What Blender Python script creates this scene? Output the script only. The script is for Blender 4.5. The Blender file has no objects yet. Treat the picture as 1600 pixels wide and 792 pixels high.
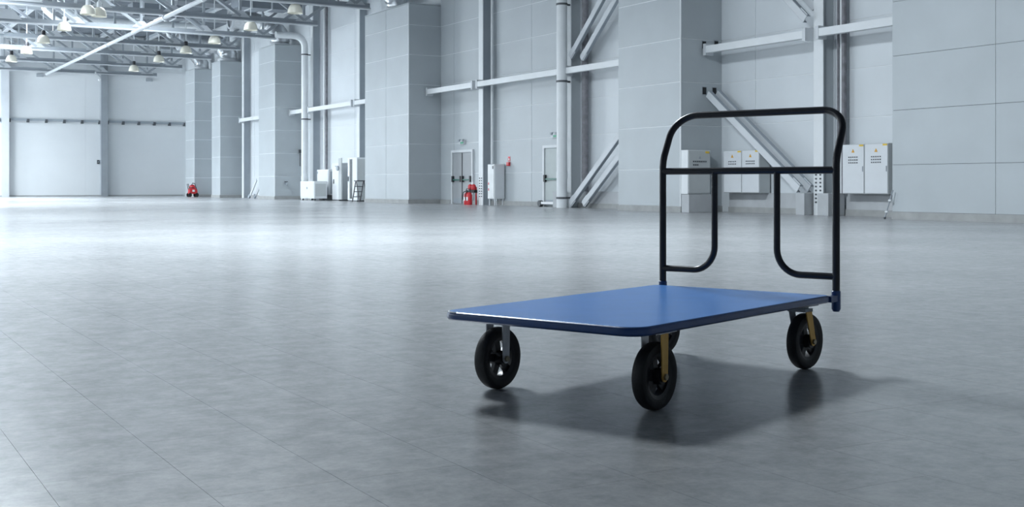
import bpy, bmesh, math, random
from mathutils import Vector, Matrix
random.seed(7)
SC = bpy.context.scene
COL = SC.collection
R = math.radians
# ---------------------------------------------------------------- camera
# world axes: +Y runs along the long side wall away from the camera, +X points at that wall, metres
CAM_YAW = 30.103
cd = bpy.data.cameras.new('camera')
cd.sensor_width = 36.0
cd.lens = 1878.4 / 1600 * 36
cd.shift_y = -107.3 / 1600
cd.clip_end = 400
cam = bpy.data.objects.new('camera', cd)
cam.location = (0, 0, 0.7)
cam.rotation_euler = (R(90), 0, R(-CAM_YAW))
COL.objects.link(cam)
SC.camera = cam
# ---------------------------------------------------------------- world, daylight, exposure
wd = bpy.data.worlds.new('sky')
SC.world = wd
wd.use_nodes = True
wd.node_tree.nodes['Background'].inputs[0].default_value = (0.72, 0.84, 1.0, 1)
wd.node_tree.nodes['Background'].inputs[1].default_value = 0.6
DAY = (0.86, 0.94, 1.0)
def area(name, loc, rot, sx, sy, power, col=DAY):
    l = bpy.data.lights.new(name, 'AREA')
    l.shape = 'RECTANGLE'; l.size = sx; l.size_y = sy; l.energy = power; l.color = col
    o = bpy.data.objects.new(name, l); o.location = loc; o.rotation_euler = rot
    COL.objects.link(o)
    return o
# unseen roof skylights, all past the first added to brighten floor and walls: centre x, centre y, half size, watts
SKY_H = 1.5
UNSEEN_SKYLIGHTS = [(4.5, 15.6, 2950), (3.1, 28.0, 1900), (11.5, 38.0, 480), (3.5, 45.0, 1900), (11.5, 50.0, 1050), (7.0, 60.0, 2500), (2.9, 69.0, 4000)]
for sx, sy, w in UNSEEN_SKYLIGHTS:
    o = area('unseen_skylight', (sx, sy, 10.02), (0, 0, 0), 2*SKY_H-.1, 2*SKY_H-.1, w)
    if sy > 30: o.data.spread = R(140)          # narrower spread keeps the added light off the walls
# windows in the left long wall
WINDOWS = [(9, 17), (21, 29), (33, 41), (45, 53), (57, 65), (68, 75)]
WIN_Z = (3.2, 6.2)
for (a, b), w in zip(WINDOWS, (150, 240, 330, 460, 380, 3000)):
    area('window_daylight', (-6.97, (a+b)/2, sum(WIN_Z)/2), (0, R(-90), 0), WIN_Z[1]-WIN_Z[0], b-a, w)
SC.view_settings.view_transform = 'Standard'
SC.view_settings.look = 'None'
SC.view_settings.gamma = 1.0
SC.view_settings.use_curve_mapping = False
SC.view_settings.exposure = 0.2

# ---------------------------------------------------------------- materials
def mat(name, col, rough=.5, metal=0.0, var=0.06, scale=3.0, bump=0.0, bscale=60.0, spec=.5, coat=0.0, emit=0.0, trans=0.0, alpha=1.0, detail=4.0):
    m = bpy.data.materials.new(name); m.use_nodes = True
    nt = m.node_tree; b = nt.nodes['Principled BSDF']
    b.inputs['Roughness'].default_value = rough
    b.inputs['Metallic'].default_value = metal
    b.inputs['Specular IOR Level'].default_value = spec
    b.inputs['Coat Weight'].default_value = coat
    b.inputs['Transmission Weight'].default_value = trans
    b.inputs['Alpha'].default_value = alpha
    if emit:
        b.inputs['Emission Color'].default_value = (*col, 1); b.inputs['Emission Strength'].default_value = emit
    g = nt.nodes.new('ShaderNodeNewGeometry')
    n = nt.nodes.new('ShaderNodeTexNoise'); n.inputs['Scale'].default_value = scale; n.inputs['Detail'].default_value = detail
    nt.links.new(g.outputs['Position'], n.inputs['Vector'])
    r = nt.nodes.new('ShaderNodeValToRGB')
    r.color_ramp.elements[0].position = .3; r.color_ramp.elements[1].position = .7
    r.color_ramp.elements[0].color = (*[max(0, c*(1-var)) for c in col], 1)
    r.color_ramp.elements[1].color = (*[min(1, c*(1+var)) for c in col], 1)
    nt.links.new(n.outputs['Fac'], r.inputs['Fac']); nt.links.new(r.outputs['Color'], b.inputs['Base Color'])
    if bump:
        n2 = nt.nodes.new('ShaderNodeTexNoise'); n2.inputs['Scale'].default_value = bscale; n2.inputs['Detail'].default_value = 3
        nt.links.new(g.outputs['Position'], n2.inputs['Vector'])
        bp = nt.nodes.new('ShaderNodeBump'); bp.inputs['Strength'].default_value = bump; bp.inputs['Distance'].default_value = .002
        nt.links.new(n2.outputs['Fac'], bp.inputs['Height']); nt.links.new(bp.outputs['Normal'], b.inputs['Normal'])
    return m

def floor_mat(name):
    m = bpy.data.materials.new(name); m.use_nodes = True
    nt = m.node_tree; b = nt.nodes['Principled BSDF']; L = nt.links
    g = nt.nodes.new('ShaderNodeNewGeometry')
    def noise(sc, det, rough=.6):
        n = nt.nodes.new('ShaderNodeTexNoise'); n.inputs['Scale'].default_value = sc
        n.inputs['Detail'].default_value = det; n.inputs['Roughness'].default_value = rough
        L.new(g.outputs['Position'], n.inputs['Vector']); return n
    big, mid, fine = noise(.55, 3), noise(9, 7, .75), noise(40, 4, .7)
    def mix(a, bb, f):
        x = nt.nodes.new('ShaderNodeMath'); x.operation = 'MULTIPLY_ADD'; x.inputs[1].default_value = f
        L.new(a, x.inputs[0])
        if bb is None: x.inputs[2].default_value = 0
        else: L.new(bb, x.inputs[2])
        return x.outputs[0]
    v = mix(big.outputs['Fac'], None, .30); v = mix(mid.outputs['Fac'], v, .50); v = mix(fine.outputs['Fac'], v, .20)
    r = nt.nodes.new('ShaderNodeValToRGB')
    e = r.color_ramp.elements
    e[0].position = .32; e[0].color = (.235, .247, .257, 1)
    e[1].position = .68; e[1].color = (.49, .50, .505, 1)
    L.new(v, r.inputs['Fac']); L.new(r.outputs['Color'], b.inputs['Base Color'])
    rr = nt.nodes.new('ShaderNodeMapRange'); rr.inputs[1].default_value = .3; rr.inputs[2].default_value = .7
    rr.inputs[3].default_value = .225; rr.inputs[4].default_value = .262; rr.clamp = True
    L.new(mid.outputs['Fac'], rr.inputs[0]); L.new(rr.outputs[0], b.inputs['Roughness'])
    bp = nt.nodes.new('ShaderNodeBump'); bp.inputs['Strength'].default_value = .05; bp.inputs['Distance'].default_value = .001
    L.new(mid.outputs['Fac'], bp.inputs['Height']); L.new(bp.outputs['Normal'], b.inputs['Normal'])
    b.inputs['Specular IOR Level'].default_value = .6
    return m

M = {}
M['tile'] = floor_mat('polished_floor_tile')
M['grout'] = mat('floor_joint', (.29, .30, .31), .8)
M['wall'] = mat('pale_wall_panel', (.66, .70, .73), .45, var=.03, scale=.8)
M['wall_g'] = mat('grey_wall_panel', (.49, .53, .555), .45, var=.03, scale=.8)
M['wall_b'] = mat('white_back_panel', (.76, .79, .81), .5, var=.02, scale=.6)
M['joint'] = mat('light_joint_strip', (.78, .81, .83), .5, var=.02)
M['joint_dark'] = mat('dark_joint', (.12, .13, .14), .8)
M['clad'] = mat('grey_cladding_panel', (.455, .495, .52), .42, var=.04, scale=.9)
M['base'] = mat('concrete_upstand', (.36, .37, .37), .75, var=.1, scale=4)
M['plinth'] = mat('pale_concrete_plinth', (.47, .49, .51), .7, var=.06, scale=3)
M['steel'] = mat('light_grey_painted_steel', (.62, .65, .68), .45, var=.04, scale=2)
M['steel_w'] = mat('white_painted_steel', (.74, .77, .79), .42, var=.03, scale=2)
M['steel_d'] = mat('mid_grey_painted_steel', (.34, .38, .42), .5, var=.05, scale=2)
M['pipe'] = mat('white_plastic_pipe', (.76, .79, .81), .4, var=.03)
M['pipe_d'] = mat('weathered_dark_pipe', (.20, .20, .22), .6, var=.25, scale=6)
M['clamp'] = mat('dark_metal_clamp', (.10, .11, .12), .5, metal=.3)
M['roof'] = mat('grey_roof_sheet', (.20, .225, .255), .5, var=.05)
M['duct'] = mat('silver_foil_duct', (.72, .74, .76), .28, metal=.85, var=.1, scale=8, bump=.6, bscale=18)
M['truss'] = mat('grey_white_truss_paint', (.50, .53, .56), .45, var=.05, scale=2)
M['truss_d'] = mat('grey_truss_paint', (.31, .34, .37), .45, var=.05, scale=2)
M['truss_w'] = mat('dark_grey_chord_paint', (.27, .30, .33), .5, var=.05, scale=2)
M['shade'] = mat('cream_acrylic_shade', (.80, .78, .68), .25, var=.03, emit=.03)
M['lampcap'] = mat('black_lamp_housing', (.03, .03, .035), .45)
M['cab'] = mat('white_sheet_cabinet', (.74, .77, .79), .4, var=.02)
M['cab_g'] = mat('grey_sheet_cabinet', (.50, .53, .54), .4, var=.03)
M['cab_l'] = mat('light_cabinet_door', (.70, .73, .76), .4, var=.02)
M['dark'] = mat('black_opening', (.015, .017, .02), .7)
M['glassd'] = mat('dark_cabinet_glass', (.05, .06, .07), .15)
M['door'] = mat('grey_steel_door', (.36, .38, .40), .45, var=.03)
M['doorg'] = mat('pale_green_grey_door', (.44, .49, .49), .45, var=.03)
M['frame'] = mat('white_door_frame', (.70, .73, .75), .45)
M['green'] = mat('dark_green_push_bar', (.04, .16, .13), .4)
M['greens'] = mat('green_exit_sign', (.03, .32, .18), .4)
M['red'] = mat('red_enamel', (.62, .03, .04), .35, var=.06)
M['redw'] = mat('red_white_sign', (.75, .12, .14), .5)
M['white'] = mat('white_enamel', (.8, .82, .83), .4)
M['black'] = mat('black_rubber', (.018, .018, .02), .6)
M['yellow'] = mat('yellow_sticker', (.80, .55, .06), .5)
M['orange'] = mat('orange_warning_mark', (.72, .38, .05), .5)
M['ladder'] = mat('dark_ladder_metal', (.05, .05, .06), .45, metal=.3)
# trolley
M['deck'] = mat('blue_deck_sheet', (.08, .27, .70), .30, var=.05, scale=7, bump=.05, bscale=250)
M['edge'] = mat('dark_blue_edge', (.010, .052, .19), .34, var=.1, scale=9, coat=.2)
M['highlight'] = mat('pale_edge_highlight', (.86, .88, .90), .4, var=.1, scale=40)  # pale tone of the painted highlight on the deck edge
M['tube'] = mat('black_powder_coat', (.010, .011, .017), .32, var=.1, scale=20)
M['tire'] = mat('black_solid_tire', (.011, .012, .014), .62, var=.3, scale=30, bump=.5, bscale=180)
M['hub'] = mat('black_cast_hub', (.012, .013, .017), .42)
M['zinc'] = mat('zinc_fork_grey_reflection', (.60, .62, .65), .38, metal=.5, var=.12, scale=30)  # grey puts the different reflection of yellow zinc into the colour
M['gold'] = mat('yellow_zinc_fork', (.60, .36, .09), .40, metal=.45, var=.08, scale=25)
M['bolt'] = mat('dull_bolt', (.32, .28, .20), .4, metal=.7)

# ---------------------------------------------------------------- mesh helpers
WLOC = {}
class MB:
    def __init__(s): s.v = []; s.f = []
    def box(s, x0, x1, y0, y1, z0, z1):
        i = len(s.v)
        s.v += [(x0,y0,z0),(x1,y0,z0),(x1,y1,z0),(x0,y1,z0),(x0,y0,z1),(x1,y0,z1),(x1,y1,z1),(x0,y1,z1)]
        s.f += [tuple(i+k for k in q) for q in ((0,3,2,1),(4,5,6,7),(0,1,5,4),(1,2,6,5),(2,3,7,6),(3,0,4,7))]
        return s
    def bar(s, p, q, w, h, up=(0,0,1)):
        p, q, up = Vector(p), Vector(q), Vector(up)
        d = (q-p).normalized(); a = d.cross(up)
        if a.length < 1e-4: a = d.cross(Vector((1,0,0)))
        a.normalize(); b = a.cross(d)
        i = len(s.v)
        for c in (p, q):
            for sa, sb in ((-1,-1),(1,-1),(1,1),(-1,1)):
                s.v.append(tuple(c + a*sa*w/2 + b*sb*h/2))
        s.f += [tuple(i+k for k in qq) for qq in ((0,1,2,3),(7,6,5,4),(0,4,5,1),(1,5,6,2),(2,6,7,3),(3,7,4,0))]
        return s
    def tube(s, pts, r, n=12, cap=True):
        pts = [Vector(p) for p in pts]
        i0 = len(s.v); m = len(pts)
        t0 = (pts[1]-pts[0]).normalized()
        a = t0.cross(Vector((0,0,1)))
        if a.length < 1e-3: a = t0.cross(Vector((0,1,0)))
        a.normalize()
        for k, p in enumerate(pts):
            if k == 0: t = t0
            elif k == m-1: t = (pts[-1]-pts[-2]).normalized()
            else: t = ((pts[k+1]-p).normalized() + (p-pts[k-1]).normalized()).normalized()
            a = (a - t*a.dot(t)).normalized(); b = t.cross(a)
            rr = r[k] if isinstance(r, (list, tuple)) else r
            for j in range(n):
                an = 2*math.pi*j/n
                s.v.append(tuple(p + (a*math.cos(an) + b*math.sin(an))*rr))
        for k in range(m-1):
            for j in range(n):
                s.f.append((i0+k*n+j, i0+k*n+(j+1)%n, i0+(k+1)*n+(j+1)%n, i0+(k+1)*n+j))
        if cap:
            s.f.append(tuple(i0+j for j in range(n))[::-1]); s.f.append(tuple(i0+(m-1)*n+j for j in range(n)))
        return s
    def lathe(s, prof, c=(0,0,0), axis='z', n=24, closed=False):
        i0 = len(s.v); m = len(prof)
        for r, h in prof:
            for j in range(n):
                an = 2*math.pi*j/n; x, y = r*math.cos(an), r*math.sin(an)
                p = (x,y,h) if axis == 'z' else ((h,x,y) if axis == 'x' else (x,h,y))
                s.v.append(tuple(p[k]+c[k] for k in range(3)))
        for k in range(m if closed else m-1):
            k2 = (k+1) % m
            for j in range(n):
                s.f.append((i0+k*n+j, i0+k*n+(j+1)%n, i0+k2*n+(j+1)%n, i0+k2*n+j))
        return s
    def disc_cap(s, r, h, c, axis='z', n=24):
        i0 = len(s.v)
        for j in range(n):
            an = 2*math.pi*j/n; x, y = r*math.cos(an), r*math.sin(an)
            p = (x,y,h) if axis == 'z' else ((h,x,y) if axis == 'x' else (x,h,y))
            s.v.append(tuple(p[k]+c[k] for k in range(3)))
        s.f.append(tuple(range(i0, i0+n)))
        return s
    def cyl(s, c, r, h0, h1, axis='z', n=16):
        return s.lathe([(r,h0),(r,h1)], c, axis, n).disc_cap(r,h0,c,axis,n).disc_cap(r,h1,c,axis,n)
    def prism(s, poly, off0, off1):
        """poly: list of 3-D points of one face, extruded from off0 to off1 (vectors)"""
        i = len(s.v); n = len(poly); a, b = Vector(off0), Vector(off1)
        s.v += [tuple(Vector(p)+a) for p in poly] + [tuple(Vector(p)+b) for p in poly]
        s.f.append(tuple(range(i, i+n))[::-1]); s.f.append(tuple(range(i+n, i+2*n)))
        for k in range(n): s.f.append((i+k, i+(k+1)%n, i+n+(k+1)%n, i+n+k))
        return s
    def mesh(s, name, m, off=(0,0,0), smooth=False, bevel=0):
        me = bpy.data.meshes.new(name)
        me.from_pydata([(x-off[0], y-off[1], z-off[2]) for x,y,z in s.v], [], s.f)
        bm = bmesh.new(); bm.from_mesh(me)
        bmesh.ops.remove_doubles(bm, verts=bm.verts, dist=1e-6)
        bmesh.ops.recalc_face_normals(bm, faces=bm.faces)
        if bevel:
            bmesh.ops.bevel(bm, geom=[e for e in bm.edges if len(e.link_faces)==2 and e.calc_face_angle(0) > .6], offset=bevel, segments=2, affect='EDGES', profile=.6)
        bm.to_mesh(me); bm.free()
        me.materials.append(M[m])
        if smooth:
            for p in me.polygons: p.use_smooth = True
            try: me.set_sharp_from_angle(angle=R(40))
            except Exception: pass
        return me
    def build(s, name, m, parent=None, smooth=False, bevel=0, local=False):
        """one mesh object; a part is written in its thing's frame, a thing gets its origin at its base"""
        if parent is not None:
            off = (0,0,0) if local else WLOC[parent.name]
        else:
            xs, ys, zs = zip(*s.v)
            off = ((min(xs)+max(xs))/2, (min(ys)+max(ys))/2, min(zs))
        me = s.mesh(name, m, off, smooth, bevel)
        o = bpy.data.objects.new(name, me); COL.objects.link(o)
        if parent is not None:
            o.parent = parent
            WLOC[o.name] = WLOC.get(parent.name, (0,0,0))
        else:
            o.location = off; WLOC[o.name] = off
        return o

def tag(o, label, cat=None, group=None, kind=None):
    o['label'] = label
    if cat: o['category'] = cat
    if group: o['group'] = group
    if kind: o['kind'] = kind
    return o
def thing(name, loc, label, cat, group=None, kind=None, rz=0):
    o = bpy.data.objects.new(name, None); COL.objects.link(o)
    o.location = loc; o.rotation_euler = (0,0,rz); o.empty_display_size = .2
    WLOC[o.name] = tuple(loc)
    return tag(o, label, cat, group, kind)
def B(x0,x1,y0,y1,z0,z1): return MB().box(x0,x1,y0,y1,z0,z1)
def copy_tree(o, parent=None):
    c = o.copy(); COL.objects.link(c); c.parent = parent
    for ch in [x for x in bpy.data.objects if x.parent == o]: copy_tree(ch, c)
    return c
_pc = {}
def piece(name, size, m, parent, centre):
    """a cladding piece that shares its mesh with every piece of the same size"""
    key = (name, m, tuple(round(a, 3) for a in size))
    if key not in _pc:
        a, b, c = [q/2 for q in size]
        _pc[key] = B(-a,a,-b,b,-c,c).mesh(name, m)
    o = bpy.data.objects.new(name, _pc[key]); COL.objects.link(o)
    o.parent = parent
    w = WLOC[parent.name]
    o.location = tuple(centre[k]-w[k] for k in range(3))
    return o

# ---------------------------------------------------------------- the shell
X_W, Y_B, X_L, Y_F, Z_R = 20.4, 76.6, -7.0, -5.0, 9.9   # side wall, back wall, left wall, wall behind camera, roof
ROW = 1.108
def rows(z0, z1):
    out = []; z = z0
    k = int(z0/ROW)+1
    while z < z1-1e-3:
        zn = min(k*ROW, z1); out.append((z, zn)); z = zn; k += 1
    return out
def cuts(a, b, w):
    n = max(1, round((b-a)/w)); return [(a+(b-a)*i/n, a+(b-a)*(i+1)/n) for i in range(n)]

# floor: joint bed, near tiles one by one, the rest as one mesh of tiles
floor = B(X_L, X_W, Y_F, Y_B, -.2, -.0015).build('floor', 'grout')
tag(floor, 'grey polished tiled hall floor', 'floor', kind='structure')
TX0, TW, TL, GAP = .46, .310, .664, .0010
s_, c_ = math.sin(R(CAM_YAW)), math.cos(R(CAM_YAW))
def in_view(x, y):
    d = x*s_ + y*c_
    if d < 1.2: return False
    u = 800 + 1878.4*(x*c_-y*s_)/d; v = 288.7 + 1878.4*.7/d
    return -60 < u < 1660 and 452 < v < 830
near, far = [], MB()
k0 = int((X_L-TX0)/TW); k1 = int((X_W-TX0)/TW)
stag = {0: .33, 1: 0, 2: 0, 3: .33, 4: .36}
for k in range(k0, k1+1):
    x0 = TX0 + k*TW; x1 = x0+TW
    x0c, x1c = max(x0, X_L), min(x1, X_W)
    y = 3.33 - 13*TL + stag.get(k, random.choice((0, .33)))
    while y < Y_B:
        ya, yb = max(y, Y_F), min(y+TL, Y_B)
        if yb - ya > .05 and x1c-x0c > .05:
            cx, cy = (x0+x1)/2, y+TL/2
            if any(in_view(px, py) for px in (x0, x1) for py in (y, y+TL)) : near.append((cx, cy))
            else:
                i = len(far.v); a, b, c, d = x0c+GAP/2, x1c-GAP/2, ya+GAP/2, yb-GAP/2
                far.v += [(a,c,0),(b,c,0),(b,d,0),(a,d,0),(a,c,-.0014),(b,c,-.0014),(b,d,-.0014),(a,d,-.0014)]
                far.f += [(i,i+1,i+2,i+3),(i,i+4,i+5,i+1),(i+1,i+5,i+6,i+2),(i+2,i+6,i+7,i+3),(i+3,i+7,i+4,i)]
        y += TL
print('near tiles', len(near))
me = bpy.data.meshes.new('tile')
tm = B(-TW/2+GAP/2, TW/2-GAP/2, -TL/2+GAP/2, TL/2-GAP/2, -.0014, 0)
me = tm.mesh('tile', 'tile')
for cx, cy in near:
    o = bpy.data.objects.new('tile', me); COL.objects.link(o); o.parent = floor
    w = WLOC[floor.name]; o.location = (cx-w[0], cy-w[1], -w[2])
w = WLOC[floor.name]
fm = bpy.data.meshes.new('distant_tiles')
fm.from_pydata([(x-w[0], y-w[1], z-w[2]) for x, y, z in far.v], [], far.f); fm.materials.append(M['tile'])
fo = bpy.data.objects.new('distant_tiles', fm); COL.objects.link(fo); fo.parent = floor; fo['kind'] = 'stuff'

# side wall on the right, with its cladding panels
wall_r = B(X_W, X_W+.3, Y_F, Y_B, 0, Z_R).build('wall_right', 'joint')
tag(wall_r, 'long pale side wall clad in horizontal panels', 'wall', kind='structure')
for a, b in cuts(12.2, 31.1, 2.70) + cuts(31.1, 39.42, 2.75) + cuts(39.42, 40.5, 1.1) + cuts(40.5, Y_B, 2.68):
    for z0, z1 in rows(0, Z_R):
        piece('panel', (.012, b-a-.02, z1-z0-.02), 'wall_g' if 31.2 < (a+b)/2 < 40.4 else 'wall', wall_r, (X_W-.006, (a+b)/2, (z0+z1)/2))
wall_b = B(X_L, X_W, Y_B, Y_B+.3, 0, Z_R).build('wall_back', 'joint')
tag(wall_b, 'white back wall at the far end of the hall', 'wall', kind='structure')
for a, b in cuts(-4.0, X_W, 5.5):
    for z0, z1 in rows(0, Z_R):
        piece('panel', (b-a-.015, .012, z1-z0-.012), 'wall_b', wall_b, ((a+b)/2, Y_B-.006, (z0+z1)/2))
# left wall with window openings and the wall behind the camera
lw = MB()
lw.box(X_L-.3, X_L, Y_F, Y_B, 0, WIN_Z[0]).box(X_L-.3, X_L, Y_F, Y_B, WIN_Z[1], Z_R)
e = [Y_F] + [q for ab in WINDOWS for q in ab] + [Y_B]
for a, b in zip(e[0::2], e[1::2]): lw.box(X_L-.3, X_L, a, b, *WIN_Z)
tag(lw.build('wall_left', 'clad'), 'plain grey side wall with high windows, outside the picture', 'wall', kind='structure')
tag(B(X_L, X_W, Y_F-.3, Y_F, 0, Z_R).build('wall_front', 'steel_d'), 'plain grey end wall behind the viewer', 'wall', kind='structure')
for n, (a, b) in enumerate(WINDOWS, 1):
    f = MB()
    for yy in (a+.05, b-.05): f.box(X_L-.06, X_L+.02, yy-.05, yy+.05, *WIN_Z)
    for zz in (WIN_Z[0]+.05, WIN_Z[1]-.05): f.box(X_L-.06, X_L+.02, a, b, zz-.05, zz+.05)
    for i in range(1, 5): f.box(X_L-.06, X_L+.02, a+(b-a)*i/5-.03, a+(b-a)*i/5+.03, *WIN_Z)
    tag(f.build(f'window_{n}', 'steel_d'), f'high ribbon window number {n} of the unseen left wall', 'window', kind='structure')
# roof sheet with pressed ribs along X and openings for the skylights
rf = MB(); P = .42
def strip(x0, x1, ya, yb):
    n = max(1, round((yb-ya)/P)); p = (yb-ya)/n
    for i in range(n):
        y0 = ya+i*p
        prof = [(y0, 0), (y0+p*.45, 0), (y0+p*.55, .07), (y0+p*.9, .07), (y0+p, 0)]
        for (u0, h0), (u1, h1) in zip(prof, prof[1:]):
            j = len(rf.v)
            rf.v += [(x0,u0,Z_R+h0),(x1,u0,Z_R+h0),(x1,u1,Z_R+h1),(x0,u1,Z_R+h1)]
            rf.f.append((j,j+1,j+2,j+3))
yy = Y_F
for sx, sy, _ in UNSEEN_SKYLIGHTS:
    strip(X_L, X_W+.2, yy, sy-SKY_H)
    strip(X_L, sx-SKY_H, sy-SKY_H, sy+SKY_H); strip(sx+SKY_H, X_W+.2, sy-SKY_H, sy+SKY_H)
    yy = sy+SKY_H
strip(X_L, X_W+.2, yy, Y_B)
tag(rf.build('ceiling', 'roof'), 'grey ribbed sheet roof above the trusses', 'ceiling', kind='structure')
for n, (sx, sy, _) in enumerate(UNSEEN_SKYLIGHTS, 1):
    f = MB(); h = SKY_H
    for e in (-1, 1):
        f.box(sx+e*h-.04, sx+e*h+.04, sy-h, sy+h, Z_R-.05, Z_R+.2)
        f.box(sx-h, sx+h, sy+e*h-.04, sy+e*h+.04, Z_R-.05, Z_R+.2)
    f.box(sx-.03, sx+.03, sy-h, sy+h, Z_R-.02, Z_R+.04)
    tag(f.build(f'trim_{n}', 'steel_w'), f'white curb of unseen roof skylight {n} counted from the near end', 'skylight', kind='structure')

# ---------------------------------------------------------------- clad casings standing along the side wall
CAS_X, CAS_T = 19.05, 7.43
def casing(ya, yb, label, wide, near_one=False):
    t = thing('clad_casing', (CAS_X+.67, (ya+yb)/2, 0), label, 'casing', 'clad casings along the side wall')
    jm = 'joint_dark' if near_one else 'joint'
    top = Z_R if near_one else CAS_T
    B(CAS_X+.012, X_W-.013, ya+.012, yb-.012, 0, top-.01).build('core', jm, t)
    g = .008 if near_one else .022
    for z0, z1 in rows(.15, top):
        for a, b in cuts(ya, yb, wide):
            piece('panel', (.012, b-a-g, z1-z0-g), 'clad', t, (CAS_X+.006, (a+b)/2, (z0+z1)/2))
        piece('panel', (X_W-.015-CAS_X-.005, .012, z1-z0-g), 'clad', t, ((CAS_X+X_W-.015)/2, ya+.006, (z0+z1)/2))
    B(CAS_X-.03, X_W-.013, ya-.03, yb, 0, .15).build('upstand', 'base', t)
    if not near_one:
        B(CAS_X-.012, CAS_X+.02, ya-.012, ya+.02, .15, top).build('corner_trim', 'steel_w', t)
        B(CAS_X-.01, X_W-.02, ya-.01, yb, top, top+.03).build('cap', 'clad', t)
    return t
casing(9.9, 17.36, 'wide pale casing filling the right edge of the picture', 2.42, True)
casing(24.3, 27.05, 'tall pale casing behind the trolley handle, left of the electrical cabinets', 2.75)
casing(40.5, 44.6, 'tall grey casing left of the double door, foil duct on top', 2.05)
casing(55.5, 57.9, 'tall grey casing left of the white downpipe and switch cabinets', 2.4)
casing(64.5, 66.1, 'slim grey casing second from the back wall', 1.6)
casing(69.6, 71.5, 'slim grey casing next to the back wall and red floor machine', 1.9)

# upstands (baseboards) along wall stretches
def baseboard(n, x, ya, yb, h, m, label):
    tag(B(x, X_W-.013, ya, yb, 0, h).build(f'baseboard_{n}', m), label, 'baseboard', kind='structure')
baseboard('right_1', 20.3, 32.2-.3, 32.3, .15, 'base', 'low grey upstand beside the single door')
for n, (a, b) in enumerate([(33.1, 37.85), (39.55, 40.4), (44.7, 55.4), (58.0, 64.4), (66.2, 69.5), (71.6, 76.5)], 2):
    baseboard(f'right_{n}', 20.3, a, b, .15, 'base', f'low grey wall upstand, stretch {n} of the side wall')
tag(B(X_L, X_W-.2, Y_B-.06, Y_B-.013, 0, .07).build('baseboard_back', 'base'), 'thin dark strip at the foot of the back wall', 'baseboard', kind='structure')
for lab, a, b in (('concrete plinth under the wall between leaning braces and pale casing', 27.1, 31.2),
                  ('concrete plinth below the twin cabinets left of the steel column', 20.65, 23.9),
                  ('concrete plinth below the twin cabinets at the pale right casing', 17.42, 19.85)):
    t = thing('wall_plinth', (20.34, (a+b)/2, 0), lab, 'plinth', 'wall plinths')
    B(20.3, X_W-.013, a, b, .14, .5).build('block', 'plinth', t)
    B(20.27, X_W-.013, a, b, 0, .14).build('foot_strip', 'base', t)

# ---------------------------------------------------------------- steel columns on the side wall
def column(yc, label, w=.30, d=.39, holes=False, side='steel_d'):
    t = thing('steel_column', (20.2, yc, 0), label, 'column', 'side wall columns')
    x0 = X_W-.013-d; x1 = X_W-.013
    B(x0, x0+.03, yc-w/2, yc+w/2, 0, 9.6).build('front_flange', 'steel_w', t)
    B(x0+.03, x1-.03, yc-.02, yc+.02, 0, 9.6).build('web', 'steel_d', t)
    B(x1-.03, x1, yc-w/2, yc+w/2, 0, 9.6).build('rear_flange', 'steel', t)
    B(x0+.045, x1-.032, yc-w/2+.03, yc-w/2+.045, 0, 9.6).build('side_plate', side, t)
    if holes:
        for k in range(8):
            for s in (-1, 1):
                o = B(x0-.018, x0, yc+s*.07-.022, yc+s*.07+.022, .30+k*.09-.018, .30+k*.09+.018).build('bolt', 'clamp', t)
    return t
column(63.5, 'steel column between the two slim casings and the tall grey one')
column(53.1, 'steel column behind the white downpipe at the switch cabinets')
column(47.55, 'steel column at the stepladder, left edge of the ducted casing', .26)
column(36.66, 'steel column right of the double door with bolted foot', .30, holes=True)
column(31.05, 'steel column behind the thick downpipe where braces meet', side='clad')
column(20.42, 'steel column between the two pairs of electrical cabinets, bolted foot', .30, holes=True, side='clad')
# columns on the back wall
for xc, lab in ((9.7, 'pale steel column at the left edge on the back wall'), (15.33, 'grey steel column in the middle of the white back wall'), (4.1, 'steel column on the back wall beyond the left edge')):
    t = thing('wall_column', (xc, Y_B-.3, 0), lab, 'column', 'back wall columns')
    B(xc-.2, xc+.2, Y_B-.45, Y_B-.42, 0, 9.6).build('front_flange', 'truss_d' if xc > 12 else 'steel', t)
    B(xc-.02, xc+.02, Y_B-.42, Y_B-.04, 0, 9.6).build('web', 'steel_d', t)
    B(xc-.2, xc+.2, Y_B-.04, Y_B-.013, 0, 9.6).build('rear_flange', 'steel', t)

# girts
def girt(ya, yb, label, back=None):
    t = thing('wall_girt', (19.9, (ya+yb)/2, 4.1), label, 'beam', 'side wall girts')
    x0 = 19.74
    B(x0, x0+.02, ya, yb, 4.08, 4.26).build('web', 'steel_w', t)
    B(x0+.02, x0+.14, ya, yb, 4.24, 4.26).build('top_flange', 'steel_w', t)
    B(x0+.02, x0+.14, ya, yb, 4.08, 4.10).build('bottom_flange', 'steel_w', t)
    for yy in (ya, yb): B(x0-.01, x0+.25, yy-.05, yy+.05, 4.02, 4.32).build('end_bracket', 'steel', t)
    return t
girt(17.42, 20.2, 'horizontal wall beam from the steel column to the right casing')
girt(20.62, 24.2, 'horizontal wall beam above the leaning braces, ending in the pale casing')
girt(27.1, 30.85, 'horizontal wall beam between downpipe braces and the pale casing')
girt(31.25, 36.5, 'horizontal wall beam above the single door')
girt(36.85, 40.4, 'horizontal wall beam above the double door')
girt(44.7, 47.4, 'short horizontal wall beam beside the ducted casing')
girt(47.75, 52.9, 'horizontal wall beam above the switch cabinets')
girt(53.3, 55.4, 'short horizontal wall beam at the white downpipe')
girt(58.0, 63.3, 'horizontal wall beam left of the tall grey casing')
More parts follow.
